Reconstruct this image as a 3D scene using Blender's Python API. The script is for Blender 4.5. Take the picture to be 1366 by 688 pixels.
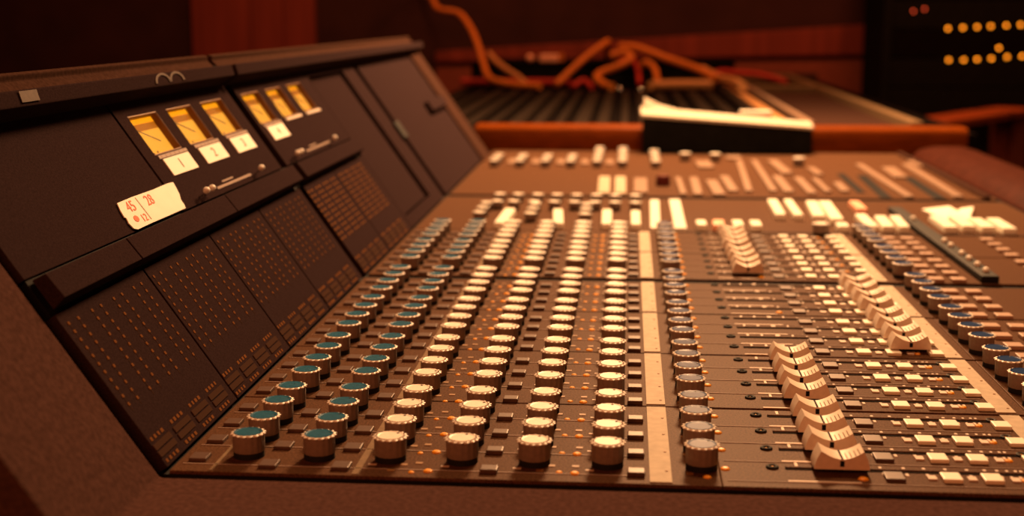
import bpy, bmesh, math, random
from mathutils import Vector, Matrix

# ------------------------------------------------------------------ clear
for o in list(bpy.data.objects):
    bpy.data.objects.remove(o, do_unlink=True)
SC = bpy.context.scene
COL = SC.collection
R = random.Random(7)

# ------------------------------------------------------------------ units
# Everything is laid out in channel pitches (P): x across the desk, y along it,
# z above the control surface.
P = 0.035
DESK = 0.80
def W(x, y, z=0.0):
    return Vector((x * P, y * P, DESK + z * P))
FLOOR_Z = -DESK / P

# ------------------------------------------------------------------ camera
cam_data = bpy.data.cameras.new('camera')
cam = bpy.data.objects.new('camera', cam_data)
COL.objects.link(cam)
right = Vector((0.996351910, 0.0853394984, -0.000202590734))
down = Vector((0.0148343440, -0.175530088, -0.984362296))
fwd = Vector((-0.0840405453, 0.980768249, -0.176155694))
m = Matrix((right, -down, -fwd)).transposed().to_4x4()
m.translation = W(6.39742632, -21.7611845, 6.99746245 + 0.43)
cam.matrix_world = m
cam_data.sensor_width = 36.0
cam_data.lens = 1800.0 * 36.0 / 1366.0
cam_data.clip_start = 0.02
cam_data.clip_end = 50
cam_data.dof.use_dof = True
cam_data.dof.focus_distance = 0.93
cam_data.dof.aperture_fstop = 6.2
SC.camera = cam

# ------------------------------------------------------------------ world, lights, exposure
world = bpy.data.worlds.new('world')
SC.world = world
world.use_nodes = True
world.node_tree.nodes['Background'].inputs[0].default_value = (0.9, 0.4, 0.2, 1)
world.node_tree.nodes['Background'].inputs[1].default_value = 0.02

def area(name, loc, target, size, power, color, size_y=None):
    d = bpy.data.lights.new(name, 'AREA')
    d.energy = power; d.color = color; d.size = size
    if size_y:
        d.shape = 'RECTANGLE'; d.size_y = size_y
    o = bpy.data.objects.new(name, d)
    COL.objects.link(o)
    o.location = loc
    o.rotation_euler = (target - loc).to_track_quat('-Z', 'Y').to_euler()
    return o
KEY = (1.0, 0.51, 0.225)
area('desk_end_light', W(12, 59, 36), W(10, 28, 0), 0.30, 98, KEY)
area('ceiling_light', W(11, 22, 44), W(10, 18, 0), 0.45, 20, KEY)
area('room_fill_light', W(-8, -62, 40), W(9, 10, 0), 1.2, 28, (1.0, 0.25, 0.075))  # fill added behind the camera to lift knob and fader fronts
area('back_fill_light', W(6, 97, 34), W(6, 100, 0), 0.4, 5.5, (1.0, 0.34, 0.10))  # unseen fill added to bring up the cables and plug
area('back_wall_fill_light', W(-24, 100, 50), W(-34, 136, 6), 0.4, 14.0, (1.0, 0.30, 0.12))  # added to brighten the red wall boards, no fixture modelled
area('right_wall_fill_light', W(38, 101, 46), W(32, 130, 0), 0.4, 15.0, (1.0, 0.28, 0.11))  # extra unseen source, brightens the side table and right end of the wall

SC.view_settings.view_transform = 'Standard'
SC.view_settings.look = 'None'
SC.view_settings.gamma = 1.0
SC.view_settings.use_curve_mapping = False
SC.view_settings.exposure = 0.0

# ------------------------------------------------------------------ materials
def mat(name, col, rough=0.5, noise=0.0, scale=200.0, metal=0.0, emit=None, estr=0.0,
        spec=0.2, bump=0.0, trans=0.0, stretch=None):
    mt = bpy.data.materials.new(name)
    mt.use_nodes = True
    nt = mt.node_tree
    b = nt.nodes['Principled BSDF']
    b.inputs['Roughness'].default_value = rough
    b.inputs['Metallic'].default_value = metal
    b.inputs['Specular IOR Level'].default_value = spec
    c = (*col, 1)
    b.inputs['Base Color'].default_value = c
    if trans:
        b.inputs['Transmission Weight'].default_value = trans
    if emit:
        b.inputs['Emission Color'].default_value = (*emit, 1)
        b.inputs['Emission Strength'].default_value = estr
    if noise or bump:
        tc = nt.nodes.new('ShaderNodeTexCoord')
        nz = nt.nodes.new('ShaderNodeTexNoise')
        nz.inputs['Scale'].default_value = scale
        nz.inputs['Detail'].default_value = 4
        if stretch:
            mp = nt.nodes.new('ShaderNodeMapping')
            mp.inputs['Scale'].default_value = stretch
            nt.links.new(tc.outputs['Object'], mp.inputs['Vector'])
            nt.links.new(mp.outputs['Vector'], nz.inputs['Vector'])
        else:
            nt.links.new(tc.outputs['Object'], nz.inputs['Vector'])
        if noise:
            rp = nt.nodes.new('ShaderNodeValToRGB')
            rp.color_ramp.elements[0].position = 0.3
            rp.color_ramp.elements[1].position = 0.7
            rp.color_ramp.elements[0].color = (*[v * (1 - noise) for v in col], 1)
            rp.color_ramp.elements[1].color = (*[min(1, v * (1 + noise)) for v in col], 1)
            nt.links.new(nz.outputs['Fac'], rp.inputs['Fac'])
            nt.links.new(rp.outputs['Color'], b.inputs['Base Color'])
        if bump:
            bp = nt.nodes.new('ShaderNodeBump')
            bp.inputs['Strength'].default_value = bump
            bp.inputs['Distance'].default_value = 0.0005
            nt.links.new(nz.outputs['Fac'], bp.inputs['Height'])
            nt.links.new(bp.outputs['Normal'], b.inputs['Normal'])
    return mt

M = {}
M['panel'] = mat('panel_enamel', (0.088, 0.043, 0.023), 0.5, 0.50, 750, bump=0.3, spec=0.02)
M['bridge'] = mat('bridge_enamel', (0.031, 0.0185, 0.019), 0.6, 0.25, 800, bump=0.2, spec=0.0)
M['frame'] = mat('frame_vinyl', (0.050, 0.025, 0.018), 0.6, 0.25, 300, bump=0.3, spec=0.0)
M['cheek'] = mat('cheek_vinyl', (0.074, 0.037, 0.030), 0.6, 0.25, 300, bump=0.3, spec=0.0)
M['armrest'] = mat('armrest_leather', (0.045, 0.012, 0.007), 0.6, 0.25, 60, bump=0.3, spec=0.03)
M['tablewood'] = mat('table_wood', (0.50, 0.12, 0.03), 0.5, 0.25, 30, stretch=(1, 12, 12))
M['dot'] = mat('dim_amber_print', (0.16, 0.068, 0.026), 0.6, spec=0.0)
M['brownpane'] = mat('brown_pane', (0.055, 0.030, 0.021), 0.5, spec=0.0)
M['tanplate'] = mat('tan_plate', (0.22, 0.14, 0.095), 0.6, 0.2, 200)
M['black'] = mat('black_metal', (0.012, 0.012, 0.011), 0.7)
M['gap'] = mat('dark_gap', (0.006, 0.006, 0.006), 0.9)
M['knob'] = mat('knob_grey_plastic', (0.23, 0.18, 0.155), 0.45, 0.08, 400)
M['white'] = mat('white_plastic', (0.86, 0.83, 0.76), 0.4, 0.05, 300)
M['cream'] = mat('cream_cap', (0.82, 0.77, 0.68), 0.42, 0.08, 500)
M['teal'] = mat('teal_cap', (0.018, 0.115, 0.20), 0.24, 0.2, 500, spec=0.5)
M['blue'] = mat('blue_cap', (0.014, 0.042, 0.13), 0.3, 0.15, 500, spec=0.04)
M['fader'] = mat('fader_plastic', (0.72, 0.62, 0.52), 0.5, 0.05, 400)
M['btn'] = mat('dark_button', (0.095, 0.056, 0.042), 0.4, 0.1, 400)
M['lit'] = mat('pale_button', (0.90, 0.88, 0.76), 0.4)
M['pink'] = mat('pale_pink_button', (0.42, 0.29, 0.22), 0.45)
M['tape'] = mat('paper_tape', (0.42, 0.35, 0.26), 0.7, 0.12, 120, bump=0.2)
M['print'] = mat('pale_print', (0.62, 0.52, 0.44), 0.6)
M['dimprint'] = mat('faded_print', (0.26, 0.18, 0.14), 0.6)
M['amber'] = mat('amber_lamp', (0.85, 0.36, 0.02), 0.4)
M['amberprint'] = mat('amber_print', (0.25, 0.125, 0.04), 0.5)
M['red'] = mat('red_ink', (0.75, 0.08, 0.0), 0.6)
M['ink'] = mat('brown_ink', (0.30, 0.16, 0.08), 0.6)
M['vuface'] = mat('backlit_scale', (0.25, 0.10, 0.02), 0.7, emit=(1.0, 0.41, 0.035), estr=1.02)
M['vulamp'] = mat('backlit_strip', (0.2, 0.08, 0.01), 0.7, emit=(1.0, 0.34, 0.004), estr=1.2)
M['vudim'] = mat('backlit_shade', (0.15, 0.06, 0.01), 0.7, emit=(1.0, 0.26, 0.005), estr=0.42)
M['vuwall'] = mat('meter_wall', (0.20, 0.075, 0.012), 0.6)
M['glass'] = mat('clear_glass', (1, 1, 1), 0.02, trans=1.0)
M['glass'].node_tree.nodes['Principled BSDF'].inputs['IOR'].default_value = 1.12
M['wood'] = mat('varnished_wood', (0.14, 0.028, 0.002), 0.4, 0.30, 30, spec=0.05, stretch=(1, 12, 12))
M['darkwood'] = mat('dark_red_wood', (0.21, 0.055, 0.03), 0.5, 0.3, 20, stretch=(2, 10, 10))
M['tray'] = mat('tray_metal', (0.007, 0.005, 0.0045), 0.6, 0.2, 60, spec=.0)
M['rib'] = mat('rib_metal', (0.015, 0.010, 0.007), 0.5, 0.2, 100, spec=.1)
M['cable'] = mat('orange_cable', (0.55, 0.17, 0.025), 0.5, 0.15, 80)
M['redcable'] = mat('red_cable', (0.40, 0.03, 0.02), 0.5, 0.15, 80)
M['tancable'] = mat('tan_cable', (0.50, 0.24, 0.09), 0.5, 0.15, 80)
M['plug'] = mat('salmon_plug', (0.95, 0.50, 0.34), 0.4)
M['chrome'] = mat('chrome', (0.85, 0.82, 0.78), 0.15, metal=1.0)
M['led'] = mat('amber_led', (1, 0.5, 0.1), 0.4, emit=(1.0, 0.27, 0.010), estr=4.2)
M['redled'] = mat('red_led', (1, 0.2, 0.1), 0.4, emit=(1.0, 0.10, 0.03), estr=1.6)
M['wall'] = mat('dark_wall', (0.040, 0.014, 0.011), 0.85, 0.2, 6)
M['wallred'] = mat('red_wall_panel', (0.19, 0.035, 0.02), 0.7, 0.25, 3, stretch=(6, 1, 0.4))
M['floor'] = mat('dark_carpet', (0.04, 0.022, 0.016), 0.95, 0.4, 120)
M['box'] = mat('case_black', (0.010, 0.010, 0.009), 0.7, 0.2, 60, spec=0.02)
M['paper'] = mat('white_paper', (0.90, 0.86, 0.76), 0.7, 0.04, 60)
M['cover'] = mat('cream_board', (0.50, 0.45, 0.36), 0.6, 0.06, 60)
M['pad'] = mat('pale_felt', (0.16, 0.10, 0.05), 0.8, 0.15, 200)
M['stain'] = mat('dried_stain', (0.075, 0.043, 0.026), 0.6, 0.2, 200)

# ------------------------------------------------------------------ mesh builder
class MB:
    """collects shapes in P units; build() links them as one mesh object"""
    def __init__(s):
        s.v = []; s.f = []
    def add(s, vs, fs):
        n = len(s.v)
        s.v += [tuple(v) for v in vs]
        s.f += [tuple(i + n for i in f) for f in fs]
        return s
    def hexa(s, vs):
        return s.add(vs, [(0, 3, 2, 1), (4, 5, 6, 7), (0, 1, 5, 4), (1, 2, 6, 5), (2, 3, 7, 6), (3, 0, 4, 7)])
    def box(s, x0, x1, y0, y1, z0, z1, f=None):
        vs = [(x0, y0, z0), (x1, y0, z0), (x1, y1, z0), (x0, y1, z0), (x0, y0, z1), (x1, y0, z1), (x1, y1, z1), (x0, y1, z1)]
        if f: vs = [f(*v) for v in vs]
        return s.hexa(vs)
    def cyl(s, cx, cy, z0, z1, r0, r1=None, n=16, f=None):
        r1 = r0 if r1 is None else r1
        vs = []
        for z, r in ((z0, r0), (z1, r1)):
            for i in range(n):
                a = 2 * math.pi * i / n
                vs.append((cx + r * math.cos(a), cy + r * math.sin(a), z))
        if f: vs = [f(*v) for v in vs]
        fs = [(i, (i + 1) % n, n + (i + 1) % n, n + i) for i in range(n)]
        fs += [tuple(range(n - 1, -1, -1)), tuple(range(n, 2 * n))]
        return s.add(vs, fs)
    def rings(s, rings, close=True):
        n = len(rings[0]); vs = [v for r in rings for v in r]; fs = []
        for k in range(len(rings) - 1):
            for i in range(n):
                j = (i + 1) % n
                fs.append((k * n + i, k * n + j, (k + 1) * n + j, (k + 1) * n + i))
        if close:
            fs.append(tuple(range(n - 1, -1, -1)))
            fs.append(tuple((len(rings) - 1) * n + i for i in range(n)))
        return s.add(vs, fs)
    def prism(s, prof, a0, a1, f):
        """prof: closed polygon [(p, q)], swept from a0 to a1; f(a, p, q) -> point"""
        n = len(prof)
        vs = [f(a0, p, q) for p, q in prof] + [f(a1, p, q) for p, q in prof]
        fs = [(i, (i + 1) % n, n + (i + 1) % n, n + i) for i in range(n)]
        fs += [tuple(range(n - 1, -1, -1)), tuple(range(n, 2 * n))]
        return s.add(vs, fs)
    def sphere(s, cx, cy, cz, r, nu=12, nv=8, f=None, sz=1.0):
        rg = []
        for k in range(1, nv):
            t = math.pi * k / nv
            rg.append([(cx + r * math.sin(t) * math.cos(2 * math.pi * i / nu), cy + r * math.sin(t) * math.sin(2 * math.pi * i / nu), cz - r * sz * math.cos(t)) for i in range(nu)])
        if f: rg = [[f(*v) for v in q] for q in rg]
        return s.rings(rg)
    def tube(s, pts, r, n=10):
        pts = [Vector(p) for p in pts]; rg = []
        up = Vector((0.13, 0.21, 1)).normalized()
        for i, p in enumerate(pts):
            t = (pts[min(i + 1, len(pts) - 1)] - pts[max(i - 1, 0)]).normalized()
            a = t.cross(up)
            if a.length < 1e-3: a = t.cross(Vector((1, 0, 0)))
            a.normalize(); b = t.cross(a)
            rg.append([tuple(p + r * (math.cos(2 * math.pi * k / n) * a + math.sin(2 * math.pi * k / n) * b)) for k in range(n)])
        return s.rings(rg)
    def mesh(s, name, material, origin=(0, 0, 0), bevel=0.0, smooth=False, seg=2):
        me = bpy.data.meshes.new(name)
        ox, oy, oz = origin
        me.from_pydata([((x - ox) * P, (y - oy) * P, (z - oz) * P) for x, y, z in s.v], [], s.f)
        bm = bmesh.new(); bm.from_mesh(me)
        bmesh.ops.recalc_face_normals(bm, faces=bm.faces)
        if bevel:
            es = [e for e in bm.edges if len(e.link_faces) == 2 and e.calc_face_angle(0) > 0.6]
            bmesh.ops.bevel(bm, geom=es, offset=bevel * P, segments=seg, affect='EDGES', profile=0.6, clamp_overlap=True)
        if smooth:
            for f in bm.faces: f.smooth = True
            for e in bm.edges:
                if len(e.link_faces) == 2 and e.calc_face_angle(0) > 0.7: e.smooth = False
        bm.to_mesh(me); bm.free()
        me.materials.append(material)
        return me

def link(name, me, loc=(0, 0, 0), parent=None, rz=0.0, kind=None, label=None):
    o = bpy.data.objects.new(name, me)
    COL.objects.link(o)
    o.location = loc; o.rotation_euler = (0, 0, rz)
    if parent: o.parent = parent
    if kind: o['kind'] = kind
    if label: o['label'] = label
    return o
def tag(o, label, cat, group=None):
    o['label'] = label; o['category'] = cat
    if group: o['group'] = group
    return o
def empty(name, loc, label, cat, group=None):
    o = bpy.data.objects.new(name, None); COL.objects.link(o)
    o.location = loc; o.empty_display_size = 0.05
    return tag(o, label, cat, group)
def part(name, mb, material, root, origin, bevel=0.0, smooth=False, kind=None, label=None, base=None):
    """one mesh part under root; origin is the part's own origin in P units, base the parent's own origin"""
    me = mb.mesh(name, material, origin, bevel, smooth)
    b = root.location if base is None else W(*base)
    return link(name, me, W(*origin) - b, root, kind=kind, label=label)

# ------------------------------------------------------------------ room
def room(name, x0, x1, y0, y1, z0, z1, material):
    mb = MB().box(x0, x1, y0, y1, z0, z1)
    c = ((x0 + x1) / 2, (y0 + y1) / 2, (z0 + z1) / 2)
    return link(name, mb.mesh(name, material, c), W(*c), kind='structure')
XL, XR, YF, YB, ZC = -80, 80, -70, 137, 55
room('floor', XL - 4, XR + 4, YF - 4, YB + 4, FLOOR_Z - 3, FLOOR_Z, M['floor'])
room('ceiling', XL - 4, XR + 4, YF - 4, YB + 4, ZC, ZC + 3, M['wall'])
wall_back = room('wall_back', XL - 4, XR + 4, YB, YB + 4, FLOOR_Z, ZC, M['wall'])
room('wall_left', XL - 4, XL, YF, YB, FLOOR_Z, ZC, M['wall'])
room('wall_right', XR, XR + 4, YF, YB, FLOOR_Z, ZC, M['wall'])
room('wall_front', XL - 4, XR + 4, YF - 4, YF, FLOOR_Z, ZC, M['wall'])
# tall red panel on the back wall: three upright boards with recessed joints
room('trim_1', -45.0, -37.8, YB - 1.0, YB, FLOOR_Z, 40, M['wallred'])
room('trim_2', -37.7, -34.0, YB - 1.2, YB, FLOOR_Z, 40, M['wallred'])
room('trim_3', -33.9, -30.3, YB - 1.0, YB, FLOOR_Z, 40, M['wallred'])
# broad red board running along the back wall, higher at the right, and the plinth under it
def sloped(name, pts, y0, y1, material):
    mb = MB().hexa([(pts[0][0], y0, pts[0][1]), (pts[1][0], y0, pts[1][1]), (pts[1][0], y1, pts[1][1]), (pts[0][0], y1, pts[0][1]),
                    (pts[3][0], y0, pts[3][1]), (pts[2][0], y0, pts[2][1]), (pts[2][0], y1, pts[2][1]), (pts[3][0], y1, pts[3][1])])
    c = (pts[0][0], y0, pts[0][1])
    return link(name, mb.mesh(name, material, c, bevel=0.15), W(*c), kind='structure')
sloped('trim_4', [(-16, 2.2), (35.6, 3.2), (35.5, 6.65), (-16, 3.4)], YB - 1.6, YB, M['wallred'])
sloped('trim_5', [(-16, FLOOR_Z), (35.6, FLOOR_Z), (35.6, 2.7), (-16, 1.7)], YB - 1.0, YB, M['darkwood'])

# ------------------------------------------------------------------ mixing console
ROOT0 = (11, 20, FLOOR_Z)
console = empty('mixing_console', W(*ROOT0), 'large brown studio mixing console with fluted knobs, curved faders and a sloping meter bridge', 'mixing console')
def cpart(name, mb, material, origin, bevel=0.0, smooth=False, kind=None, label=None):
    return part(name, mb, material, console, origin, bevel, smooth, kind, label)

TILT = math.radians(55.0)
def BR(y, u, n):
    """point on the meter bridge: y along, u up the slope, n out of it"""
    return (-1.15 - math.cos(TILT) * u + math.sin(TILT) * n, y, math.sin(TILT) * u + math.cos(TILT) * n)
def bbox(mb, y0, y1, u0, u1, n0, n1):
    return mb.box(y0, y1, u0, u1, n0, n1, f=BR)
def ky(k):
    return k + 0.2 * (k // 4) + (0.534 if k >= 16 else 0)
BLK = [(-0.85, 3.56), (3.62, 7.76), (7.82, 11.96), (12.02, 16.05), (16.60, 20.90), (20.96, 25.16)]

# carcass under the panels
cpart('desk_body', MB().box(-1.3, 21.8, -0.84, 54.0, -3.2, -0.075), M['gap'], (10, 26, -0.3))
for yy in (-2.4, 48.0):
    cpart('pedestal', MB().box(1, 18, yy, yy + 4.0, FLOOR_Z, -3.2), M['frame'], (9.5, yy + 2, FLOOR_Z), bevel=0.1)
# near end cheek follows the section of desk and bridge
prof = [(26.5, 0.0), (-1.15, 0.0)] + [(BR(0, u, 0)[0], BR(0, u, 0)[2]) for u in (3.0, 6.9)] + [(-9.0, 6.4), (-9.0, -4.2), (26.5, -4.2)]
cpart('end_cheek', MB().prism(prof, -4.6, -1.18, lambda a, p, q: (p, a, q)), M['cheek'], (10, -3, -4), bevel=0.06)
# bridge carcass
prof = [(BR(0, -0.3, -0.5)[0], -0.3), (BR(0, 0, -0.45)[0], BR(0, 0, -0.45)[2]), (BR(0, 7.0, -0.45)[0], BR(0, 7.0, -0.45)[2]), (-9.0, 5.6), (-9.0, -3.2), (-1.8, -3.2)]
cpart('bridge_body', MB().prism(prof, -1.18, 51.0, lambda a, p, q: (p, a, q)), M['gap'], (-6, 25, 0))

# control surface: panels of four channels each
prints = []
def quad(mb, x0, x1, y0, y1, z=0.0, h=0.012):
    return mb.box(x0, x1, y0, y1, z, z + h)
for b, (y0, y1) in enumerate(BLK):
    ym = (y0 + y1) / 2
    cpart('channel_panel', MB().box(-1.12, 8.0, y0, y1, -0.07, 0), M['panel'], (3.4, ym, 0), bevel=0.02)
    fy1 = y1 - 0.05
    cpart('fader_panel', MB().box(8.006, 14.05, y0, fy1, -0.07, 0), M['panel'], (11, ym, 0), bevel=0.02)
    cpart('routing_panel', MB().box(14.056, 21.6, y0, fy1, -0.07, 0), M['panel'], (17.8, ym, 0), bevel=0.02)
    ks = range(4 * b, 4 * b + 4)
    # faint channel divider lines and long legend lines
    mb = MB()
    for k in ks:
        y = ky(k) - 0.5
        if y > y0 + 0.1:
            quad(mb, -1.0, 6.7, y - 0.012, y + 0.012)
            quad(mb, 8.1, 13.4, y - 0.10, y - 0.085)
    cpart('printed_line', mb, M['dimprint'], (3.4, ym, 0), kind='stuff')
    mb = MB()
    quad(mb, -0.46, -0.40, y0 + 0.05, y1 - 0.05); quad(mb, 1.94, 2.06, y0 + 0.05, y1 - 0.05)
    cpart('legend_stripe', mb, M['pad'], (0.8, ym, 0), kind='stuff')
    # pale dashes, fader scales
    mb = MB()
    for k in ks:
        y = ky(k)
        for x in (2.20, 3.43, 4.64, 5.85):
            quad(mb, x - 0.07, x + 0.07, y - 0.31, y - 0.25)
        quad(mb, 9.08, 10.25, y - 0.555, y - 0.505)
        for x, w in ((9.30, .025), (9.63, .025), (10.0, .05), (10.35, .02), (10.68, .022), (11.06, .025), (11.39, .025), (11.74, .025), (12.09, .025), (12.38, .025), (12.58, .025), (12.74, .02), (12.88, .022), (12.97, .022)):
            if x > 10.4: quad(mb, x - w, x + w, y - 0.13, y - 0.01)
            quad(mb, x - w, x + w, y + 0.17, y + (0.42 if 9.2 < x < 10.4 else 0.30))
        for x in (11.43, 12.07, 12.76):
            quad(mb, x - 0.07, x + 0.07, y - 0.30, y - 0.12, h=0.03)
    cpart('scale_mark', mb, M['print'], (10, ym, 0), kind='stuff')
    # amber lamps
    mb = MB()
    for k in ks:
        y = ky(k)
        for x, dy, r in ((2.91, -0.62, .055), (3.18, -0.55, .085), (5.35, -0.42, .06), (5.61, -0.46, .085), (7.78, -0.45, .075), (8.10, -0.02, .085), (12.92, -0.20, .075)):
            if y + dy < y0 + 0.1: dy = -0.62
            mb.sphere(x, y + dy, 0.0, r, 8, 6, sz=0.5)
        if k % 4 == 0: mb.sphere(10.31, y - 0.33, 0.0, 0.09, 8, 6, sz=0.5)
    cpart('indicator_lamp', mb, M['amber'], (5, ym, 0), kind='stuff')
    mb = MB()
    for k in ks:
        y = ky(k)
        for x, dy in ((2.57, -0.54), (2.75, -0.25), (5.2, -0.1), (5.05, -0.35), (2.6, 0.1), (5.62, -0.1), (3.0, -0.15), (7.5, -0.3)):
            a = R.uniform(-.03, .03)
            quad(mb, x - 0.06 + a, x + 0.06 + a, y + dy - 0.05, y + dy + 0.05)
    cpart('printed_legend', mb, M['amberprint'], (5, ym, 0), kind='stuff')
    # paper scribble strips
    for x0, x1, nm in ((6.84, 7.20, 'strip'), (13.47, 13.83, 'strip')):
        s = cpart('scribble_strip', MB().box(x0, x1, y0 + 0.06, y1 - 0.06, 0.0, 0.02), M['tape'], ((x0 + x1) / 2, ym, 0), label='cream paper strip')
        mb = MB()
        for k in ks:
            mb.cyl(x1 - 0.08, ky(k) - 0.25, 0.02, 0.03, 0.025, n=8)
        part('pen_dot', mb, M['ink'], s, ((x0 + x1) / 2, ym, 0.02), kind='stuff', base=((x0 + x1) / 2, ym, 0))

# --- knobs
NF = 16
def ring(r, z, amp, n=80):
    return [((r + amp * math.cos(NF * 2 * math.pi * i / n)) * math.cos(2 * math.pi * i / n), (r + amp * math.cos(NF * 2 * math.pi * i / n)) * math.sin(2 * math.pi * i / n), z) for i in range(n)]
kb = MB().rings([ring(.264, .105, .003), ring(.270, .12, .004), ring(.270, .38, .005), ring(.270, .395, .006)])
ME_knob = kb.mesh('knob', M['knob'], smooth=True)
kr = MB().rings([ring(.262, .392, .006), ring(.280, .406, .027), ring(.280, .420, .027), ring(.252, .432, .010), ring(.243, .392, 0)])
ME_rim = kr.mesh('knob_rim', M['white'], smooth=True)
ME_base = MB().cyl(0, 0, 0.0, 0.108, .266, .262, n=32).mesh('base_ring', M['black'], smooth=True)
def disc(r, z0, z1):
    return MB().rings([[(q * math.cos(2 * math.pi * i / 40), q * math.sin(2 * math.pi * i / 40), z) for i in range(40)] for q, z in ((r, z0), (r, z1 - .012), (r - .02, z1))])
def dish(r):
    prof = [(r, .428), (r, .438), (r - .012, .439), (r * .82, .421), (r * .60, .408), (r * .35, .401), (r * .12, .398)]
    return MB().rings([[(q * math.cos(2 * math.pi * i / 40), q * math.sin(2 * math.pi * i / 40), z) for i in range(40)] for q, z in prof])
ME_cap = {'cream': dish(.225).mesh('knob_cap', M['cream'], smooth=True),
          'teal': dish(.242).mesh('knob_cap', M['teal'], smooth=True),
          'blue': dish(.242).mesh('knob_cap', M['blue'], smooth=True)}
def pointer(w, r0, r1, z0, z1):
    return MB().hexa([(-w, r0, z0 - .01), (w, r0, z0 - .01), (w, r1, z1 - .01), (-w, r1, z1 - .01), (-w, r0, z0 + .008), (w, r0, z0 + .008), (w, r1, z1 + .008), (-w, r1, z1 + .008)])
ME_ptr = {'cream': pointer(.020, .085, .20, .402, .430).mesh('pointer_line', M['black']),
          'teal': pointer(.012, .10, .21, .404, .430).mesh('pointer_line', M['black']),
          'blue': pointer(.012, .10, .21, .404, .430).mesh('pointer_line', M['black'])}
def knob(x, y, kind, sc=1.0, lab=None):
    k = link('knob', ME_knob, W(x, y, 0) - console.location, console, rz=R.uniform(-1.4, -0.2))
    if sc != 1.0: k.scale = (sc, sc, sc)
    if lab: k['label'] = lab
    link('base_ring', ME_base, parent=k)
    link('knob_rim', ME_rim, parent=k)
    link('knob_cap', ME_cap[kind], parent=k)
    link('pointer_line', ME_ptr[kind], parent=k)
    return k
for k in range(24):
    y = ky(k)
    for c in range(6):
        knob(c * 1.2285, y, 'teal' if c < 2 else 'cream', lab='grey fluted knob with teal cap' if c < 2 else None)
    knob(7.708, y, 'blue', lab='grey fluted knob with dark blue cap')
    knob(14.365, y + 0.04, 'blue', lab='grey fluted knob with dark blue cap')

# --- buttons
ME_sq = MB().box(-.15, .15, -.17, .17, 0, .065).mesh('square_button', M['btn'], bevel=.015)
ME_sq2 = MB().box(-.145, .145, -.13, .13, 0, .085).mesh('square_button', M['btn'], bevel=.02)
ME_dk = MB().box(-.155, .155, -.185, .185, 0, .06).mesh('dark_button', M['btn'], bevel=.015)
ME_lit = MB().box(-.155, .155, -.185, .185, 0, .075).mesh('pale_button', M['lit'], bevel=.02)
ME_dim = MB().box(-.20, .20, -.20, .20, 0, .10).mesh('routing_button', M['pink'], bevel=.025)
for k in range(24):
    y = ky(k)
    for x, dy in ((-.79, -.22), (.48, -.48), (1.71, -.48)):
        link('square_button', ME_sq, W(x, y + dy, 0) - console.location, console)
    for x, dy in ((4.19, -.48), (6.62, -.42)):
        link('square_button', ME_sq2, W(x, y + dy, 0) - console.location, console)
    link('dark_button', ME_dk, W(10.82, y - .25, 0) - console.location, console)
    for x in (11.73, 12.38, 13.31):
        link('pale_button', ME_lit, W(x, y - .24, 0) - console.location, console, label='pale cream button')
    for x in (15.21, 15.83):
        link('routing_button', ME_dim, W(x, y - .45, 0) - console.location, console, label='dull pink button')
    if k >= 12:
        link('routing_button', ME_dim, W(18.45, y - .45, 0) - console.location, console, label='dull pink button')
# small recessed ring beside every fader
def torus(mb, x, y, z, r, t, n=20, q=8):
    rg = [[(x + (r + t * math.cos(2 * math.pi * j / q)) * math.cos(2 * math.pi * i / n), y + (r + t * math.cos(2 * math.pi * j / q)) * math.sin(2 * math.pi * i / n), z + t * math.sin(2 * math.pi * j / q)) for j in range(q)] for i in range(n)]
    rg.append(rg[0])
    return mb.rings(rg, close=False)
ME_sock = torus(MB(), 0, 0, .012, .075, .035).mesh('indicator_ring', M['black'], smooth=True)
ME_sockl = MB().sphere(0, 0, 0, .045, 8, 6, sz=.6).mesh('lens', M['amber'], smooth=True)
for k in range(24):
    for x in (8.89,) + ((13.22,) if k < 8 else ()):
        s = link('indicator_ring', ME_sock, W(x, ky(k) + (.13 if x < 10 else .12), 0) - console.location, console)
        link('lens', ME_sockl, parent=s)

# --- faders
def fader_mesh():
    mb = MB()
    N_ = 14
    top = []
    for i in range(N_ + 1):
        t = -1 + 2 * i / N_
        top.append((.345 * t, .275 + .135 * abs(t) ** 1.8))
    def prof(grow):
        pts = [(-.45 + grow, .10), (-.445 + grow, .16), (-.41 + grow, .28)] + [(x, z) for x, z in top] + [(.41 - grow, .28), (.445 - grow, .16), (.45 - grow, .10)]
        return pts
    return mb.prism(prof(0), -.24, .24, lambda a, p, q: (p, a, q))
ME_fader = fader_mesh().mesh('fader_cap', M['fader'], smooth=True)
ME_groove = MB().box(-.016, .016, -.236, .236, .255, .286).box(-.035, .035, -.246, -.23, .15, .25).mesh('centre_line', M['gap'])
gm = MB()
for x in (.08, .15, .22, .28):
    z = .275 + .135 * (x / .345) ** 1.8
    gm.box(x - .006, x + .006, -.22, .04, z - .02, z + .010)
ME_ticks = gm.mesh('grip_ridge', M['pad'])
ME_stem = MB().box(-.06, .06, -.03, .03, -.02, .12).mesh('fader_stem', M['black'])
ME_rail = MB().box(-2.05, 2.05, -.01, .06, 0, .035).mesh('fader_rail', M['panel'], bevel=.01)
ME_slot = MB().box(-2.05, 2.05, -.055, -.01, .002, .012).mesh('slot', M['gap'])
for k in range(24):
    y = ky(k) + .07
    r = link('fader_rail', ME_rail, W(11.15, y + .03, 0) - console.location, console)
    link('slot', ME_slot, parent=r)
    x = 12.79 if 8 <= k < 16 else 9.97
    f = link('fader_cap', ME_fader, W(x + R.uniform(-.03, .03), y, 0.0) - console.location, console)
    link('centre_line', ME_groove, parent=f); link('grip_ridge', ME_ticks, parent=f); link('fader_stem', ME_stem, parent=f)

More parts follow.
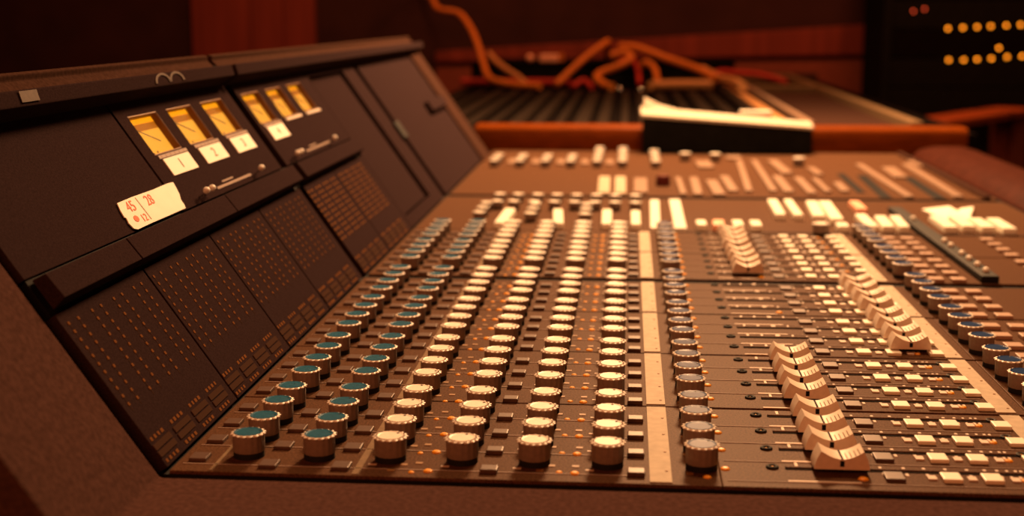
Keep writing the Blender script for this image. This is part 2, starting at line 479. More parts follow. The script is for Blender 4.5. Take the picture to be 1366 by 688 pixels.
# --- long black switch bar at the right of the surface
bar = cpart('switch_bar', MB().box(16.42, 16.92, 16.65, 30.8, 0, .22), M['black'], (16.67, 23, 0), bevel=.05)
for yy in (17.2, 18.15, 19.15, 20.05, 21.5, 22.4, 27.3):
    part('switch_tip', MB().sphere(16.67, yy, .27, .10), M['white'], bar, (16.67, yy, .29), smooth=True, base=(16.67, 23, 0))

# --- master section (behind the channels) and far section
cpart('master_panel', MB().box(-1.12, 21.6, 25.24, 34.0, -0.07, 0), M['panel'], (10, 30, 0), bevel=0.02)
cpart('monitor_panel', MB().box(-1.12, 21.6, 34.78, 53.9, -0.07, 0), M['panel'], (10, 44, 0), bevel=0.02)
cpart('panel_seam', MB().box(8.0, 21.5, 25.3, 25.42, 0.0, 0.01), M['gap'], (15, 25.3, 0))
def mknob(x, y, sc=.8, kind='cream'):
    knob(x, y, kind, sc)
# rows of small white knobs along the back edge of the master section
SM1 = (1.26, 2.01, 2.81, 3.59, 4.38, 5.18, 5.95, 6.74)
for x in SM1:
    mknob(x, 32.5, .80); mknob(x + .1 if x < 2 else x, 30.4, .80)
for x, y0, n in ((.98, 27.3, 3), (2.88, 27.2, 3), (4.88, 27.2, 3)):
    for i in range(n): mknob(x, y0 + 1.3 * i, .8)
# columns of white knobs on the far section
for x, y0, n in ((-.25, 45.4, 3), (1.02, 45.4, 3), (2.31, 45.4, 3), (3.58, 45.4, 3), (4.90, 45.6, 6), (6.16, 45.6, 6), (7.82, 45.6, 5)):
    for i in range(n): mknob(x, y0 + 1.35 * i, .85)
def bars(name, L, h, material, bevel=.05, label=None):
    for x0, y0, x1, y1, w in L:
        mb = MB().hexa([(x0 - w / 2, y0, 0), (x0 + w / 2, y0, 0), (x1 + w / 2, y1, 0), (x1 - w / 2, y1, 0),
                        (x0 - w / 2 + .02, y0 + .02, h), (x0 + w / 2 - .02, y0 + .02, h), (x1 + w / 2 - .02, y1 - .02, h), (x1 - w / 2 + .02, y1 - .02, h)])
        cpart(name, mb, material, ((x0 + x1) / 2, (y0 + y1) / 2, 0), bevel=bevel, label=label)
bars('long_button', [(1.92, 24.92 + .4, 1.98, 29.0, .43), (4.0, 25.4, 3.8, 28.95, .40), (5.70, 25.4, 5.66, 29.0, .40), (6.73, 25.4, 6.73, 28.8, .38),
     (12.08, 28.31, 12.19, 32.47, .42), (12.73, 28.2, 12.81, 32.5, .37), (13.45, 28.05, 13.69, 32.1, .48), (13.99, 27.3, 14.2, 32.1, .50),
     (14.95, 25.6, 15.02, 28.60, .44), (15.5, 25.6, 15.66, 28.23, .44), (16.05, 25.6, 16.2, 28.3, .40),
     (17.65, 25.65, 17.69, 28.41, .5), (18.32, 25.9, 18.41, 28.5, .5), (18.95, 25.76, 18.97, 27.9, .5), (19.58, 25.45, 19.62, 27.95, .5)], .25, M['lit'], label='long cream button')
bars('label_strip', [(7.42, 25.4, 7.52, 32.8, .39), (8.30, 25.4, 8.33, 33.0, .46)], .12, M['white'], .01, label='broad white strip')
bars('pale_key', [(9.05, 25.5, 9.05, 26.6, .39), (10.33, 25.5, 10.34, 26.7, .41), (10.96, 25.5, 10.97, 26.7, .41), (13.95, 25.5, 13.98, 26.4, .44)], .25, M['lit'])
bars('amber_key', [(9.62, 25.5, 9.69, 26.7, .44), (15.33, 30.0, 15.36, 32.25, .43)], .25, M['plug'], label='orange key')
bars('flat_plate', [(5.42, 34.9, 5.36, 40.85, .55), (6.12, 34.9, 6.09, 40.9, .52)], .12, M['tape'], .04, label='cream plate')
bars('flat_plate', [(.5, 46.4, .42, 48.6, .42), (1.75, 46.4, 1.65, 48.6, .42), (3.0, 46.4, 2.95, 48.6, .42), (4.25, 46.4, 4.2, 48.6, .42), (5.5, 46.4, 5.5, 48.6, .42)], .1, M['tanplate'], .03)
bars('flat_plate', [(6.98, 35.27, 7.02, 40.4, .62), (10.27, 34.9, 10.22, 39.9, .53), (8.77, 34.9, 8.75, 40.85, .30), (9.38, 34.9, 9.47, 40.9, .42),
     (10.95, 36.08, 10.91, 41.6, .45), (13.28, 36.0, 13.35, 41.8, .46), (14.2, 35.6, 14.27, 41.3, .42), (14.95, 36.2, 15.0, 41.0, .3), (15.7, 36.4, 15.8, 39.5, .4), (12.0, 49.5, 12.0, 51.0, .8), (10.3, 45.2, 10.25, 48.2, .8), (14.01, 43.0, 13.88, 48.9, .54), (15.47, 42.6, 15.41, 45.6, .40), (21.0, 46.6, 20.95, 49.3, .4), (19.06, 41.8, 19.24, 46.0, .66)], .12, M['tanplate'], .03)
bars('label_rail', [(11.6, 36.1, 12.16, 48.7, .34), (12.65, 36.2, 12.93, 48.8, .34), (18.06, 34.8, 18.04, 47.4, .39), (20.1, 35.0, 20.4, 47.6, .41)], .12, M['tanplate'], .02)
bars('long_slot', [(16.4, 36.5, 16.58, 43.6, .35), (17.15, 34.9, 17.47, 43.0, .47), (19.33, 34.8, 19.49, 42.5, .5)], .03, M['gap'], .0)
bars('edge_trim', [(21.2, 34.8, 21.2, 53.5, .3)], .15, M['frame'], .04)
for x, y in ((9.40, 49.0), (10.95, 48.8), (15.0, 47.0), (13.07, 24.9)):
    mknob(x, y, 1.0)
dk = cpart('dark_knob', MB().cyl(8.0, 38.5, 0, .45, .34, .3, n=20), mat('dark_red_plastic', (.10, .015, .012), .35), (8.0, 38.5, 0), bevel=.05, smooth=True, label='dark red knob')
# padded armrest along the operator's side
prof = [(22.0, -3.0), (22.0, -.1), (22.4, .25), (23.2, .42), (24.6, .42), (25.4, .2), (25.8, -.5), (25.6, -2.0), (25.0, -3.0)]
cpart('armrest', MB().prism(prof, -1.1, 54.0, lambda a, p, q: (p, a, q)), M['armrest'], (24, 26, 0), bevel=.08, smooth=True, label='dark red padded armrest')

# --- meter bridge
LP = [(-.78, 3.31), (3.38, 7.52), (7.59, 11.62), (11.69, 15.98), (16.48, 20.52), (20.59, 25.12)]
for b, (y0, y1) in enumerate(LP):
    ym = (y0 + y1) / 2
    cpart('bargraph_panel', bbox(MB(), y0, y1, .03, 3.16, -.3, 0), M['bridge'], BR(ym, 1.6, 0), bevel=.02)
    mb = MB(); ml = MB(); ma = MB(); mp = MB(); ms = MB()
    for k in range(4 * b, 4 * b + 4):
        for dy in (-.65, -.25):
            y = ky(k) + dy + (.1 if b == 0 else .0)
            if b >= 4:
                y -= .1
            for i in range(11):
                u = 2.93 - .167 * i
                if b < 4:
                    bbox(mb, y - .035, y + .035, u - .03, u + .03, 0, .012)
                else:
                    bbox(mb, y - .12, y + .12, u - .025, u + .025, 0, .008)
            bbox(ml, y - .008, y + .008, 1.12, 2.93, 0, .005)
        yc = ky(k) - .45 + (.1 if b == 0 else 0)
        for j in range(4):
            yy = yc - .3 + .17 * j
            w = R.uniform(.035, .055)
            bbox(ma, yy - w, yy + w, .53, .60, 0, .008)
            bbox(mp, yy - w, yy + w, .09, .155, 0, .008)
        for u in (.22, .36):
            bbox(ms, yc - .42, yc + .38, u, u + .11, 0, .02)
    c = BR(ym, 1.6, 0)
    cpart('bargraph_dot', mb, M['dot'], c, kind='stuff')
    cpart('bargraph_line', ml, M['brownpane'], c, kind='stuff')
    cpart('channel_number', ma, M['dot'], c, kind='stuff')
    cpart('bridge_legend', mp, M['dot'], c, kind='stuff')
    cpart('status_window', ms, M['brownpane'], c, kind='stuff')
# ledge between the bargraphs and the upper plates
for y0, y1 in ((-.7, 2.9), (2.96, 9.3), (9.36, 15.9), (16.45, 24.9)):
    cpart('ledge', MB().prism([(3.24, .0), (3.30, .30), (3.80, .27), (3.84, .0)], y0, y1, lambda a, p, q: BR(a, p, q)), M['bridge'], BR((y0 + y1) / 2, 3.5, .1), bevel=.02)
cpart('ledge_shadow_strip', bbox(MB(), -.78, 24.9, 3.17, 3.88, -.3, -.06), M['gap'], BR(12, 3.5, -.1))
# upper plates
cpart('blank_plate', bbox(MB(), -.85, 7.08, 3.90, 6.80, -.3, -.02), M['bridge'], BR(3.2, 5.3, 0), bevel=.015)
VUP = [(7.14, 15.75, (8.70, 11.25, 13.88)), (16.38, 25.30, (17.65, 20.28, 22.95))]
MW, MU0, MU1, MD = .94, 5.31, 6.37, .20
num = '1234'
ni = 0
def text_mesh(txt, size):
    cu = bpy.data.curves.new('t', 'FONT'); cu.body = txt; cu.size = size; cu.align_x = 'CENTER'; cu.align_y = 'CENTER'; cu.extrude = 0.004
    o = bpy.data.objects.new('t', cu); COL.objects.link(o)
    dg = bpy.context.evaluated_depsgraph_get()
    me = bpy.data.meshes.new_from_object(o.evaluated_get(dg))
    bpy.data.objects.remove(o); bpy.data.curves.remove(cu)
    return [tuple(v.co) for v in me.vertices], [tuple(p.vertices) for p in me.polygons]
for y0, y1, cs in VUP:
    # plate with openings: strips around the meters
    mb = MB()
    bbox(mb, y0, y1, 3.90, MU0, -.3, 0); bbox(mb, y0, y1, MU1, 6.80, -.3, 0)
    e = [y0] + [v for c in cs for v in (c - MW, c + MW)] + [y1]
    for a, b_ in zip(e[0::2], e[1::2]): bbox(mb, a, b_, MU0, MU1, -.3, 0)
    cpart('meter_plate', mb, M['bridge'], BR((y0 + y1) / 2, 5.3, 0))
    for c in cs:
        base = BR(c, (MU0 + MU1) / 2, 0)
        # housing: the four walls and back of the recess
        t = .03
        mb = MB()
        bbox(mb, c - MW, c + MW, MU0, MU1, -MD - .04, -MD)
        bbox(mb, c - MW, c - MW + t, MU0, MU1, -MD, -.01); bbox(mb, c + MW - t, c + MW, MU0, MU1, -MD, -.01)
        bbox(mb, c - MW, c + MW, MU0, MU0 + t, -MD, -.01); bbox(mb, c - MW, c + MW, MU1 - t, MU1, -MD, -.01)
        vu = cpart('level_meter', mb, M['vuwall'], base, label='amber backlit level meter')
        def sub(nm, mb, material, kind=None, label=None, bv=0.0, sm=False):
            return part(nm, mb, material, vu, base, bv, sm, kind, label, base=base)
        sub('scale_plate', bbox(MB(), c - MW + t, c + MW - t, MU0 + t, 6.02, -MD, -MD + .01), M['vuface'])
        sub('shade_band', bbox(MB(), c - MW + t, c + MW - t, 6.02, 6.20, -MD, -MD + .01), M['vudim'])  # shade below the lamp strip, put in as a weaker glow
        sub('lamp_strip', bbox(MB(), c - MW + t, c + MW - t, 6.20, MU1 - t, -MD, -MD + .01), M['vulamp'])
        # needle
        p0, p1 = (c - .55, 6.03), (c + .35, 5.66)
        dx, du = p1[0] - p0[0], p1[1] - p0[1]; L = math.hypot(dx, du); nx, nu = -du / L * .012, dx / L * .012
        sub('needle', MB().hexa([BR(p0[0] - nx, p0[1] - nu, -.15), BR(p1[0] - nx, p1[1] - nu, -.15), BR(p1[0] + nx, p1[1] + nu, -.15), BR(p0[0] + nx, p0[1] + nu, -.15),
                                 BR(p0[0] - nx, p0[1] - nu, -.135), BR(p1[0] - nx, p1[1] - nu, -.135), BR(p1[0] + nx, p1[1] + nu, -.135), BR(p0[0] + nx, p0[1] + nu, -.135)]), M['ink'])
        mb = MB()
        for q in range(3): bbox(mb, c - .75 + .28 * q, c - .66 + .28 * q, 5.37 + .02 * q, 5.42 + .02 * q, -MD + .01, -MD + .016)
        sub('scale_mark', mb, M['ink'], kind='stuff')
        sub('glass', bbox(MB(), c - MW + t, c + MW - t, MU0 + t, MU1 - t, -.03, -.012), M['glass'])
        # strip with ticks under the meter
        pale = c > 20
        sub('scale_strip', bbox(MB(), c - MW + .08, c + MW + .14, 5.19, 5.275, 0, .02), M['print'] if pale else M['dimprint'])
        if not pale:
            mb = MB()
            for q in range(6): bbox(mb, c - .7 + .3 * q, c - .67 + .3 * q, 5.20, 5.265, .02, .026)
            sub('strip_tick', mb, M['ink'], kind='stuff')
            lo, hi = c - .74, c + 1.02
            sub('number_label', bbox(MB(), lo, hi, 4.715, 5.165, 0, .025), M['paper'], label='white paper label with handwritten number')
            vs, fs = text_mesh(num[ni], .36); ni += 1
            mc = (lo + hi) / 2
            mb = MB(); mb.add([BR(mc + x * 1.5, 4.94 + yv, .028 + z) for x, yv, z in vs], fs)
            sub('number', mb, M['pad'])
# toggle switches and engraved lines under the meters
for y in (8.55, 8.98, 13.3, 17.3, 17.75, 22.4):
    mb = MB().cyl(y, 4.05, 0, .22, .035, .03, n=8, f=BR)
    t = cpart('toggle_switch', mb, M['chrome'], BR(y, 4.05, 0), smooth=True)
    part('switch_tip', MB().sphere(y, 4.07, .23, .085, f=lambda a, b, c: BR(a, b, c)), M['white'], t, BR(y, 4.07, .23), smooth=True, base=BR(y, 4.05, 0))
for y0, y1 in ((9.98, 12.9), (19.2, 22.5)):
    cpart('engraved_line', bbox(MB(), y0, y1, 4.04, 4.10, 0, .01), M['dimprint'], BR(y0, 4.07, 0))
    cpart('engraved_line', bbox(MB(), y0 + .6, y0 + 1.5, 4.16, 4.20, 0, .01), M['dimprint'], BR(y0, 4.17, 0))
# recessed panel in its frame, post, far plate and end trim
RP = (25.45, 31.25, .5, 6.5)
mb = MB()
bbox(mb, 25.16, RP[0], .05, 3.2, -.3, 0); bbox(mb, 25.34, RP[0], 3.2, 6.8, -.3, 0)
bbox(mb, RP[1], 33.5, .05, 6.8, -.3, 0); bbox(mb, RP[0], RP[1], .05, RP[2], -.3, 0); bbox(mb, RP[0], RP[1], RP[3], 6.8, -.3, 0)
cpart('door_frame', mb, M['bridge'], BR(28, 3, 0))
cpart('recessed_door', bbox(MB(), RP[0] + .05, RP[1] - .05, RP[2] + .05, RP[3] - .05, -.36, -.16), M['bridge'], BR(28, 3, -.2), bevel=.03)
cpart('door_catch', bbox(MB(), 33.3, 34.3, 2.95, 3.75, 0, .14), M['black'], BR(33.9, 3.3, 0), bevel=.04)
cpart('far_plate', bbox(MB(), 34.35, 48.0, .05, 6.85, -.3, -.0), M['bridge'], BR(41, 3.4, 0), bevel=.03)
cpart('pull_tab', bbox(MB(), 42.9, 47.9, 3.45, 4.0, 0, .28), M['bridge'], BR(45, 3.7, 0), bevel=.04)
cpart('far_end_cheek', MB().prism([(-.1, -.4), (-.1, .12), (6.95, .12), (6.95, -.4)], 48.1, 51.2, lambda a, p, q: BR(a, p, q)), M['frame'], BR(49.6, 3.4, 0), bevel=.08)
# hood over the meters
for y0, y1 in ((-8.0, 15.62), (15.98, 51.0)):
    ymid = (y0 + y1) / 2
    cpart('hood', MB().prism([(6.74, .50), (7.04, .60), (7.20, .18), (7.20, -.6), (6.74, -.6)], y0, y1, lambda a, p, q: BR(a, p, q)), M['bridge'], BR(ymid, 7, 0), bevel=.03)
    cpart('hood_top', MB().prism([(7.205, .16), (7.50, .10), (7.60, .18), (7.70, .10), (7.70, -1.8), (7.205, -1.8)], y0, y1, lambda a, p, q: BR(a, p, q)), M['frame'], BR(ymid, 7.5, 0), bevel=.03, label='dark hood top with a raised back edge')
cpart('hood_joint', bbox(MB(), 15.5, 16.1, 6.8, 7.3, -.5, .12), M['gap'], BR(15.8, 7, 0))
cpart('felt_pad', MB().prism([(6.80, .535), (7.0, .60), (7.0, .615), (6.80, .55)], 2.1, 2.85, lambda a, p, q: BR(a, p, q)), M['stain'], BR(2.4, 6.9, .55), label='pale square pad on the hood')
# two ring stains on the hood lip
for yc in (9.75, 10.75):
    mb = MB()
    for i in range(14):
        a0 = math.pi * i / 14; a1 = math.pi * (i + 1) / 14
        q = []
        for a in (a0, a1):
            for r in (.42, .54):
                u = 6.80 + .42 * r * math.sin(a)
                q.append((yc + r * math.cos(a), u, .525 + (u - 6.74) / .3 * .1 * .9))
        mb.hexa([BR(y, u, n - .02) for y, u, n in (q[0], q[1], q[3], q[2])] + [BR(y, u, n + .004) for y, u, n in (q[0], q[1], q[3], q[2])])
    cpart('ring_stain', mb, M['stain'], BR(yc, 6.9, .55), label='pale dried ring mark on the hood')

# ------------------------------------------------------------------ masking tape on the bridge
c = BR(5.9, 4.23, 0)
outl = [(4.23, 4.57), (5.1, 4.585), (6.3, 4.58), (7.25, 4.60), (7.62, 4.585), (7.58, 4.45), (7.50, 4.28), (7.36, 4.14), (7.36, 4.02), (7.30, 3.93), (6.2, 3.925), (5.1, 3.925), (4.3, 3.915), (4.16, 3.96), (4.10, 4.1), (4.16, 4.22), (4.10, 4.24), (4.14, 4.4)]
mb = MB(); n = len(outl)
vs = [BR(y, u, .0) for y, u in outl] + [BR(y, u, .02) for y, u in outl]
mb.add(vs, [tuple(range(n - 1, -1, -1)), tuple(range(n, 2 * n))] + [(i, (i + 1) % n, n + (i + 1) % n, n + i) for i in range(n)])
tape = link('masking_tape', mb.mesh('masking_tape', M['paper'], c), W(*c))
tag(tape, 'torn cream piece of masking tape with red handwriting stuck on the meter bridge', 'tape')
def stroke(mb, pts, w=.022):
    for (a, b), (c_, d) in zip(pts, pts[1:]):
        dx, du = c_ - a, d - b; L = max(1e-4, math.hypot(dx / 1.6, du)); nx, nu = -du / L * w * 1.6, dx / 1.6 / L * w
        q = [(a - nx, b - nu), (c_ - nx, d - nu), (c_ + nx, d + nu), (a + nx, b + nu)]
        mb.hexa([BR(y, u, .02) for y, u in q] + [BR(y, u, .026) for y, u in q])
def lab_text(txt, y, u, size, wx=1.6):
    vs, fs = text_mesh(txt, size)
    mb = MB(); mb.add([BR(y + x * wx, u + v, .024 + z) for x, v, z in vs], fs)
    part('handwriting', mb, M['red'], tape, c, base=c, label='red felt-pen writing')
lab_text('45', 4.70, 4.40, .34, 1.3)
lab_text('28', 5.76, 4.39, .34, 1.3)
lab_text('12', 4.95, 4.08, .24, 1.3)
mb = MB(); mb.cyl(4.56, 4.13,   .02, .028, .075, n=12, f=lambda a, b, z: BR(4.56 + (a - 4.56) * 1.6, b, z))
part('red_dot', mb, M['red'], tape, c, base=c)
mb = MB(); stroke(mb, [(5.18, 4.55), (5.22, 4.0)], .01)
part('ruled_line', mb, M['ink'], tape, c, base=c)

# ------------------------------------------------------------------ black wedge box in front of the wooden rail
c = (11.8, 53, 0)
wedge = empty('wedge_case', W(*c), 'black wedge-shaped case with cream top lying in front of the wooden rail', 'case')
part('case_body', MB().hexa([(7.2, 52.7, .02), (16.4, 52.7, .02), (16.4, 53.85, .02), (7.2, 53.85, .02), (7.2, 52.7, 1.98), (16.4, 52.7, 1.36), (16.4, 53.85, 1.36), (7.2, 53.85, 2.02)]), M['box'], wedge, c, bevel=.05)
part('top_board', MB().hexa([(7.1, 52.6, 1.99), (16.45, 52.6, 1.37), (16.45, 53.95, 1.50), (7.1, 53.95, 2.18), (7.1, 52.6, 2.17), (16.45, 52.6, 1.52), (16.45, 53.95, 1.72), (7.1, 53.95, 2.52)]), M['cover'], wedge, c, bevel=.03, label='cream board')
part('raised_flap', MB().hexa([(7.25, 53.3, 2.3), (9.6, 53.3, 2.1), (9.7, 53.9, 2.2), (7.25, 53.9, 2.4), (7.3, 53.75, 2.95), (8.2, 53.75, 2.6), (8.2, 53.93, 2.6), (7.3, 53.93, 3.02)]), M['cover'], wedge, c, bevel=.02, label='cream flap standing up')

# ------------------------------------------------------------------ second desk behind the console, with the wooden rail
D0 = (10, 80, FLOOR_Z)
desk = empty('patch_desk', W(*D0), 'dark ribbed patch desk with a long wooden front rail behind the console', 'desk')
def dpart(name, mb, material, origin, bevel=0.0, smooth=False, kind=None, label=None):
    return part(name, mb, material, desk, origin, bevel, smooth, kind, label)
prof = [(54.0, -.15), (54.0, 1.12), (54.12, 1.32), (54.4, 1.40), (55.6, 1.40), (55.9, 1.3), (56.0, 1.1), (56.0, -.15)]
dpart('wooden_rail', MB().prism(prof, -2.2, 25.0, lambda a, p, q: (a, p, q)), M['wood'], (11, 55, 0), bevel=.10, smooth=True, label='varnished wooden rail')
dpart('tray', MB().box(-9, 26, 56.05, 122, -.4, .9), M['tray'], (8, 90, 0))
dpart('back_edge', MB().box(-9, 26, 121.8, 123, -.4, 1.6), M['frame'], (8, 122, 0), bevel=.1)
for xx in (-6, 22):
    for yy in (60, 118):
        dpart('leg', MB().box(xx - 1, xx + 1, yy - 1, yy + 1, FLOOR_Z, -.4), M['frame'], (xx, yy, FLOOR_Z), bevel=.1)
xs = [-7.4, -5.9, -4.5, -3.1, -1.7, -.3, 1.0, 2.3, 3.6, 4.9, 6.2, 7.5, 8.9, 10.3, 11.7, 13.1]
for i, x in enumerate(xs):
    w = (.34, .22, .42)[i % 3]
    dpart('rib', MB().box(x - w, x + w, 56.4, 92 + (i % 4), .9, 1.2), M['rib'], (x, 74, .9), bevel=.05)
for i, x in enumerate((14.6, 15.5)):
    dpart('rib', MB().box(x - .4, x + .4, 56.4, 104, .9, 1.35), M['tancable'] if i else M['rib'], (x, 80, .9), bevel=.08)
# framed sunken panel at the right
fr = []
for x0, x1, y0, y1 in ((16.5, 17.0, 56.6, 104), (22.4, 23.1, 56.6, 121), (17.0, 22.4, 96, 98.5), (17.0, 22.4, 119, 121)):
    dpart('frame_bar', MB().box(x0, x1, y0, y1, .9, 1.55), M['tanplate'] if x0 < 17 else M['pad'], ((x0 + x1) / 2, (y0 + y1) / 2, .9), bevel=.08)
dpart('sunken_panel', MB().box(17.0, 22.4, 56.6, 96, .9, 1.0), M['frame'], (19.7, 76, .9))
tab_ = empty('cream_connector', W(13.7, 56.9, 1.2), 'small cream block standing behind the cream-topped case', 'block')
part('block_body', MB().box(12.8, 14.6, 56.6, 57.3, .0 + 1.4, 2.1), M['lit'], tab_, (13.7, 56.9, 1.2), bevel=.1)
part('block_foot', MB().box(13.0, 14.4, 56.65, 57.25, 1.2, 1.4), M['black'], tab_, (13.7, 56.9, 1.2))
# dark case at the back of the desk, under the cables
c = (4.5, 112, .9)
case = empty('equipment_case', W(*c), 'low dark equipment case at the back of the patch desk under the cables', 'case')
part('case_body', MB().box(-8.5, 16.2, 106.5, 118, .93, 2.8), M['box'], case, c, bevel=.15)
part('lid', MB().box(-8.6, 16.3, 106.4, 118.1, 2.8, 3.2), M['tray'], case, c, bevel=.1)

# ------------------------------------------------------------------ cables
def smooth_path(pts, n=10):
    pts = [Vector(p) for p in pts]; out = []
    for i in range(len(pts) - 1):
        p0 = pts[max(i - 1, 0)]; p1 = pts[i]; p2 = pts[i + 1]; p3 = pts[min(i + 2, len(pts) - 1)]
        for j in range(n):
            t = j / n
            out.append(0.5 * ((2 * p1) + (p2 - p0) * t + (2 * p0 - 5 * p1 + 4 * p2 - p3) * t * t + (3 * p1 - p0 - 3 * p2 + p3) * t ** 3))
    out.append(pts[-1]); return out
def cable(pts, r, material, label):
    pts = [(x, y, max(z + .43, 1.2 + r + .02)) for x, y, z in pts]
    c = pts[-1]
    o = link('cable', MB().tube(smooth_path(pts), r).mesh('cable', material, c, smooth=True), W(*c))
    return tag(o, label, 'cable', 'cables heaped on the patch desk')
cable([(-18.0, 136.5, 9.6), (-14.5, 122, 9.0), (-12.31, 112, 7.72), (-10.06, 110, 7.28), (-8.55, 107, 5.87), (-7.51, 104, 4.26), (-6.82, 102, 2.74), (-5.83, 99, 1.5), (-3.31, 97, 1.0), (-1.21, 95, .9)], .30, M['cable'], 'thick orange cable hanging down from the back wall at left')
cable([(-6.5, 104.2, 3.6), (-5.7, 102.4, 2.95), (-4.66, 101, 2.3), (-3.43, 100, 1.6), (-2.6, 98, .9)], .26, M['tancable'], 'short tan cable branching off the hanging orange cable')
cable([(.05, 98, .9), (2.11, 101, 3.0), (4.0, 103, 4.43), (4.5, 105.2, 4.6), (4.2, 108, 3.2)], .30, M['cable'], 'straight orange cable rising in a diagonal left of the heap')
cable([(5.6, 106.2, 4.2), (7.25, 105, 4.1), (9.9, 103, 3.2), (12.46, 100, 2.4), (14.0, 97.5, 1.62)], .36, M['cable'], 'orange cable falling in a long slope to the right of the heap')
cable([(4.77, 103, 3.42), (5.93, 103, 3.76), (6.61, 102, 3.32), (5.68, 101, 2.68), (3.83, 100, 1.98), (3.68, 98, 1.54), (4.44, 96, 1.05), (4.99, 94, .9)], .34, M['cable'], 'orange cable curled in an S at the middle of the heap')
cable([(7.5, 102.6, 2.5), (8.0, 102.2, 2.9), (8.7, 101.2, 2.4), (8.9, 99.8, 1.7), (9.0, 98.6, .9)], .28, M['cable'], 'orange cable arching down right of the S-shaped cable')
cable([(8.3, 94.5, .9), (9.11, 95.4, 1.1), (10.7, 96, 1.2), (12.4, 96.2, 1.2), (13.6, 96, 1.1)], .42, M['tancable'], 'thick tan cable lying level above the cream-topped case')
cable([(12.89, 102, 2.33), (14.39, 101, 1.57), (15.11, 98, 1.5), (15.5, 95, 1.45), (15.5, 88, 1.45)], .42, M['tancable'], 'tan cable running forward beside the framed panel')
cable([(-9.0, 103, .9), (-6.5, 102.6, .9), (-3.6, 102.4, .9), (-.6, 102, .9), (1.2, 101, .9)], .30, M['redcable'], 'dark red cable lying at the foot of the hanging orange cable')
cable([(5.4, 104.6, 2.9), (6.6, 104.2, 3.1), (7.2, 102.6, 2.3), (7.4, 100, .9)], .22, M['redcable'], 'short red cable across the middle of the heap')
cable([(1.6, 96, .9), (2.4, 97, 1.5), (2.9, 96.4, 1.3), (3.3, 94.4, .9)], .22, M['redcable'], 'red cable at the foot of the S-shaped cable')
cable([(13.6, 103, 1.5), (14.7, 104, 1.99), (16.41, 104, 1.9), (18.02, 103, 1.8), (19.5, 102, 1.5), (20.5, 101, 1.2)], .26, M['redcable'], 'red cable lying across the top of the framed panel')
c = (-.9, 104.5, 2.2)
plug = empty('cable_plug', W(-.9, 106.9, 3.2), 'salmon-pink cable plug on the dark case left of the heap', 'plug')
part('plug_body', MB().box(-2.0, -.2, 106.5, 107.3, 3.2, 3.9), M['plug'], plug, (-.9, 106.9, 3.2), bevel=.12)
part('plug_collar', MB().box(-.2, .3, 106.6, 107.2, 3.25, 4.0), M['cable'], plug, (-.9, 106.9, 3.2), bevel=.06)
o = link('cable_tip', MB().sphere(-2.9, 106.9, 3.55, .35).mesh('cable_tip', M['plug'], (-2.9, 106.9, 3.2), smooth=True), W(-2.9, 106.9, 3.2)); tag(o, 'small round salmon cable end left of the pink plug', 'plug')
for x, y, lb in ((5.65, 92, 'bright metal plug tip lying on the ribs left of the case'), (7.44, 90, 'dull metal plug tip just behind the cream-topped case')):
    o = link('plug_tip', MB().sphere(x, y, 1.2 + .22, .22).mesh('plug_tip', M['chrome'], (x, y, 1.2), smooth=True), W(x, y, 1.2)); tag(o, lb, 'plug')

# ------------------------------------------------------------------ paper slips on the console
for x, y, w, rz, lb in ((18.5, 30.0, 1.1, .2, 'white folded paper slip on the console right of the black switch bar'), (19.15, 30.1, .5, -.3, 'small white paper scrap on the console at the far right')):
    mb = MB()
    mb.hexa([(-w / 2, -1.1, .0), (w / 2, -1.1, .0), (w / 2, 1.1, .0), (-w / 2, 1.1, .0), (-w / 2, -1.1, .03), (w / 2, -1.1, .03), (w / 2, 1.1, .22), (-w / 2, 1.1, .12)])
    o = link('paper_slip', mb.mesh('paper_slip', M['paper'], bevel=.01), W(x, y, 0.0), rz=rz); tag(o, lb, 'paper')

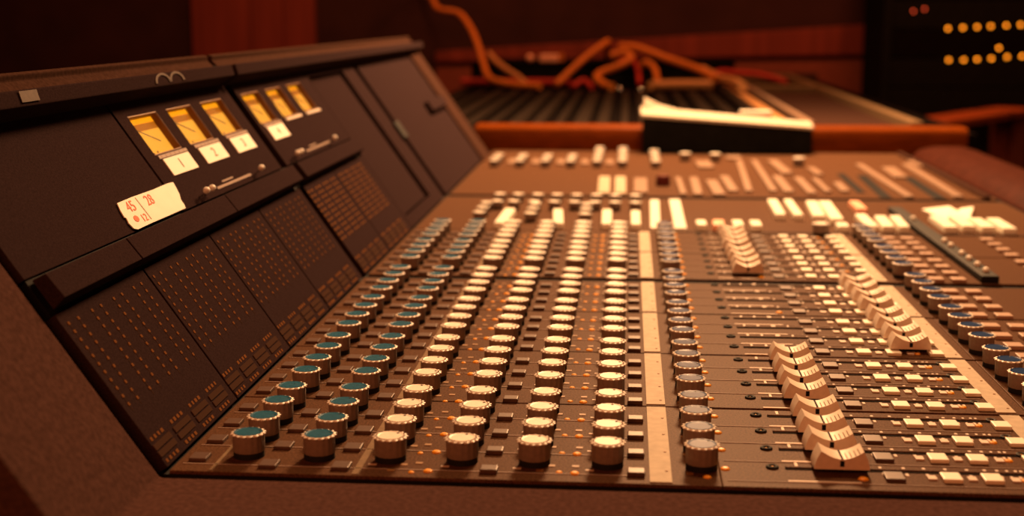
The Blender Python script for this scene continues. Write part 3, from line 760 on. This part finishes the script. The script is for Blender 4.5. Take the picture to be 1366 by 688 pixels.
# ------------------------------------------------------------------ equipment rack and side table at the back right
T0 = (40, 112, FLOOR_Z)
table = empty('side_table', W(*T0), 'wooden side table with a lit orange edge under the equipment rack', 'table')
a = Vector((33.8, 97.1)); b = Vector((46.5, 115.3))
d = (b - a).normalized(); nrm = Vector((d.y * -1, d.x)) * -1
nrm = Vector((-d.y, d.x))
q = [a, b, b + nrm * 4, a + nrm * 4]
zt = -1.45
def slab(q, z0, z1): return MB().hexa([(p.x, p.y, z0) for p in q] + [(p.x, p.y, z1) for p in q])
nrm2 = Vector((d.y, -d.x))
ctr = (q[0] + q[2]) / 2
part('table_top', slab(q, zt - .7, zt), M['tablewood'], table, (40, 108, zt), bevel=.12)
part('table_joint', slab([a + d * 15.2 - nrm * .04, a + d * 15.6 - nrm * .04, a + d * 15.6 + nrm * 4, a + d * 15.2 + nrm * 4], zt - .72, zt + .02), M['black'], table, (40, 108, zt))
for s_, t_ in ((1.2, 1.2), (20.5, 1.2), (1.2, 3), (20.5, 3)):
    p = a + d * s_ + nrm * t_
    part('leg', MB().box(p.x - .7, p.x + .7, p.y - .7, p.y + .7, FLOOR_Z, zt - .7), M['darkwood'], table, (p.x, p.y, FLOOR_Z))
# rack of dark units on the floor behind the table
rk = empty('equipment_rack', W(43, 128, FLOOR_Z), 'tall black equipment rack with two rows of glowing amber lights', 'rack')
RX0, RX1, RY = 33.6, 53.0, 123.2
RO = (43, 128, FLOOR_Z)
part('rack_post', MB().box(RX0 - .9, RX0, RY - .2, RY + 12, FLOOR_Z, 16), M['box'], rk, (RX0, RY, FLOOR_Z), bevel=.1)
part('rack_post', MB().box(RX1, RX1 + .9, RY - .2, RY + 12, FLOOR_Z, 16), M['box'], rk, (RX1, RY, FLOOR_Z), bevel=.1)
z = FLOOR_Z + 2
while z < 15.5:
    part('rack_unit', MB().box(RX0 + .02, RX1 - .02, RY, RY + 11, z, z + 2.9), M['tray'] if int(z) % 2 else M['box'], rk, (43, RY + 5, z), bevel=.1)
    z += 3.0
ME_led = MB().cyl(0, 0, -.06, .12, .15, .15, n=20, f=lambda x, y, z: (x, -z, y)).mesh('indicator_light', M['led'], smooth=True)
ME_rled = MB().cyl(0, 0, -.06, .12, .14, .10, n=14, f=lambda x, y, z: (x, -z, y)).mesh('indicator_light', M['redled'], smooth=True)
for x, z in ((39.25, 5.76), (40.75, 5.84), (42.18, 5.91), (43.54, 5.99), (45.11, 6.07), (46.53, 6.14), (39.5, 2.54), (41.02, 2.54), (42.38, 2.62), (43.81, 2.70), (45.39, 2.86), (46.89, 2.94), (44.5, 3.78)):
    link('indicator_light', ME_led, W(x, RY, z + .43) - rk.location, rk, label='glowing amber light')
for x, z in ((35.67, 7.51), (36.79, 7.74)):
    link('indicator_light', ME_rled, W(x, RY, z + .43) - rk.location, rk, label='dim red light')
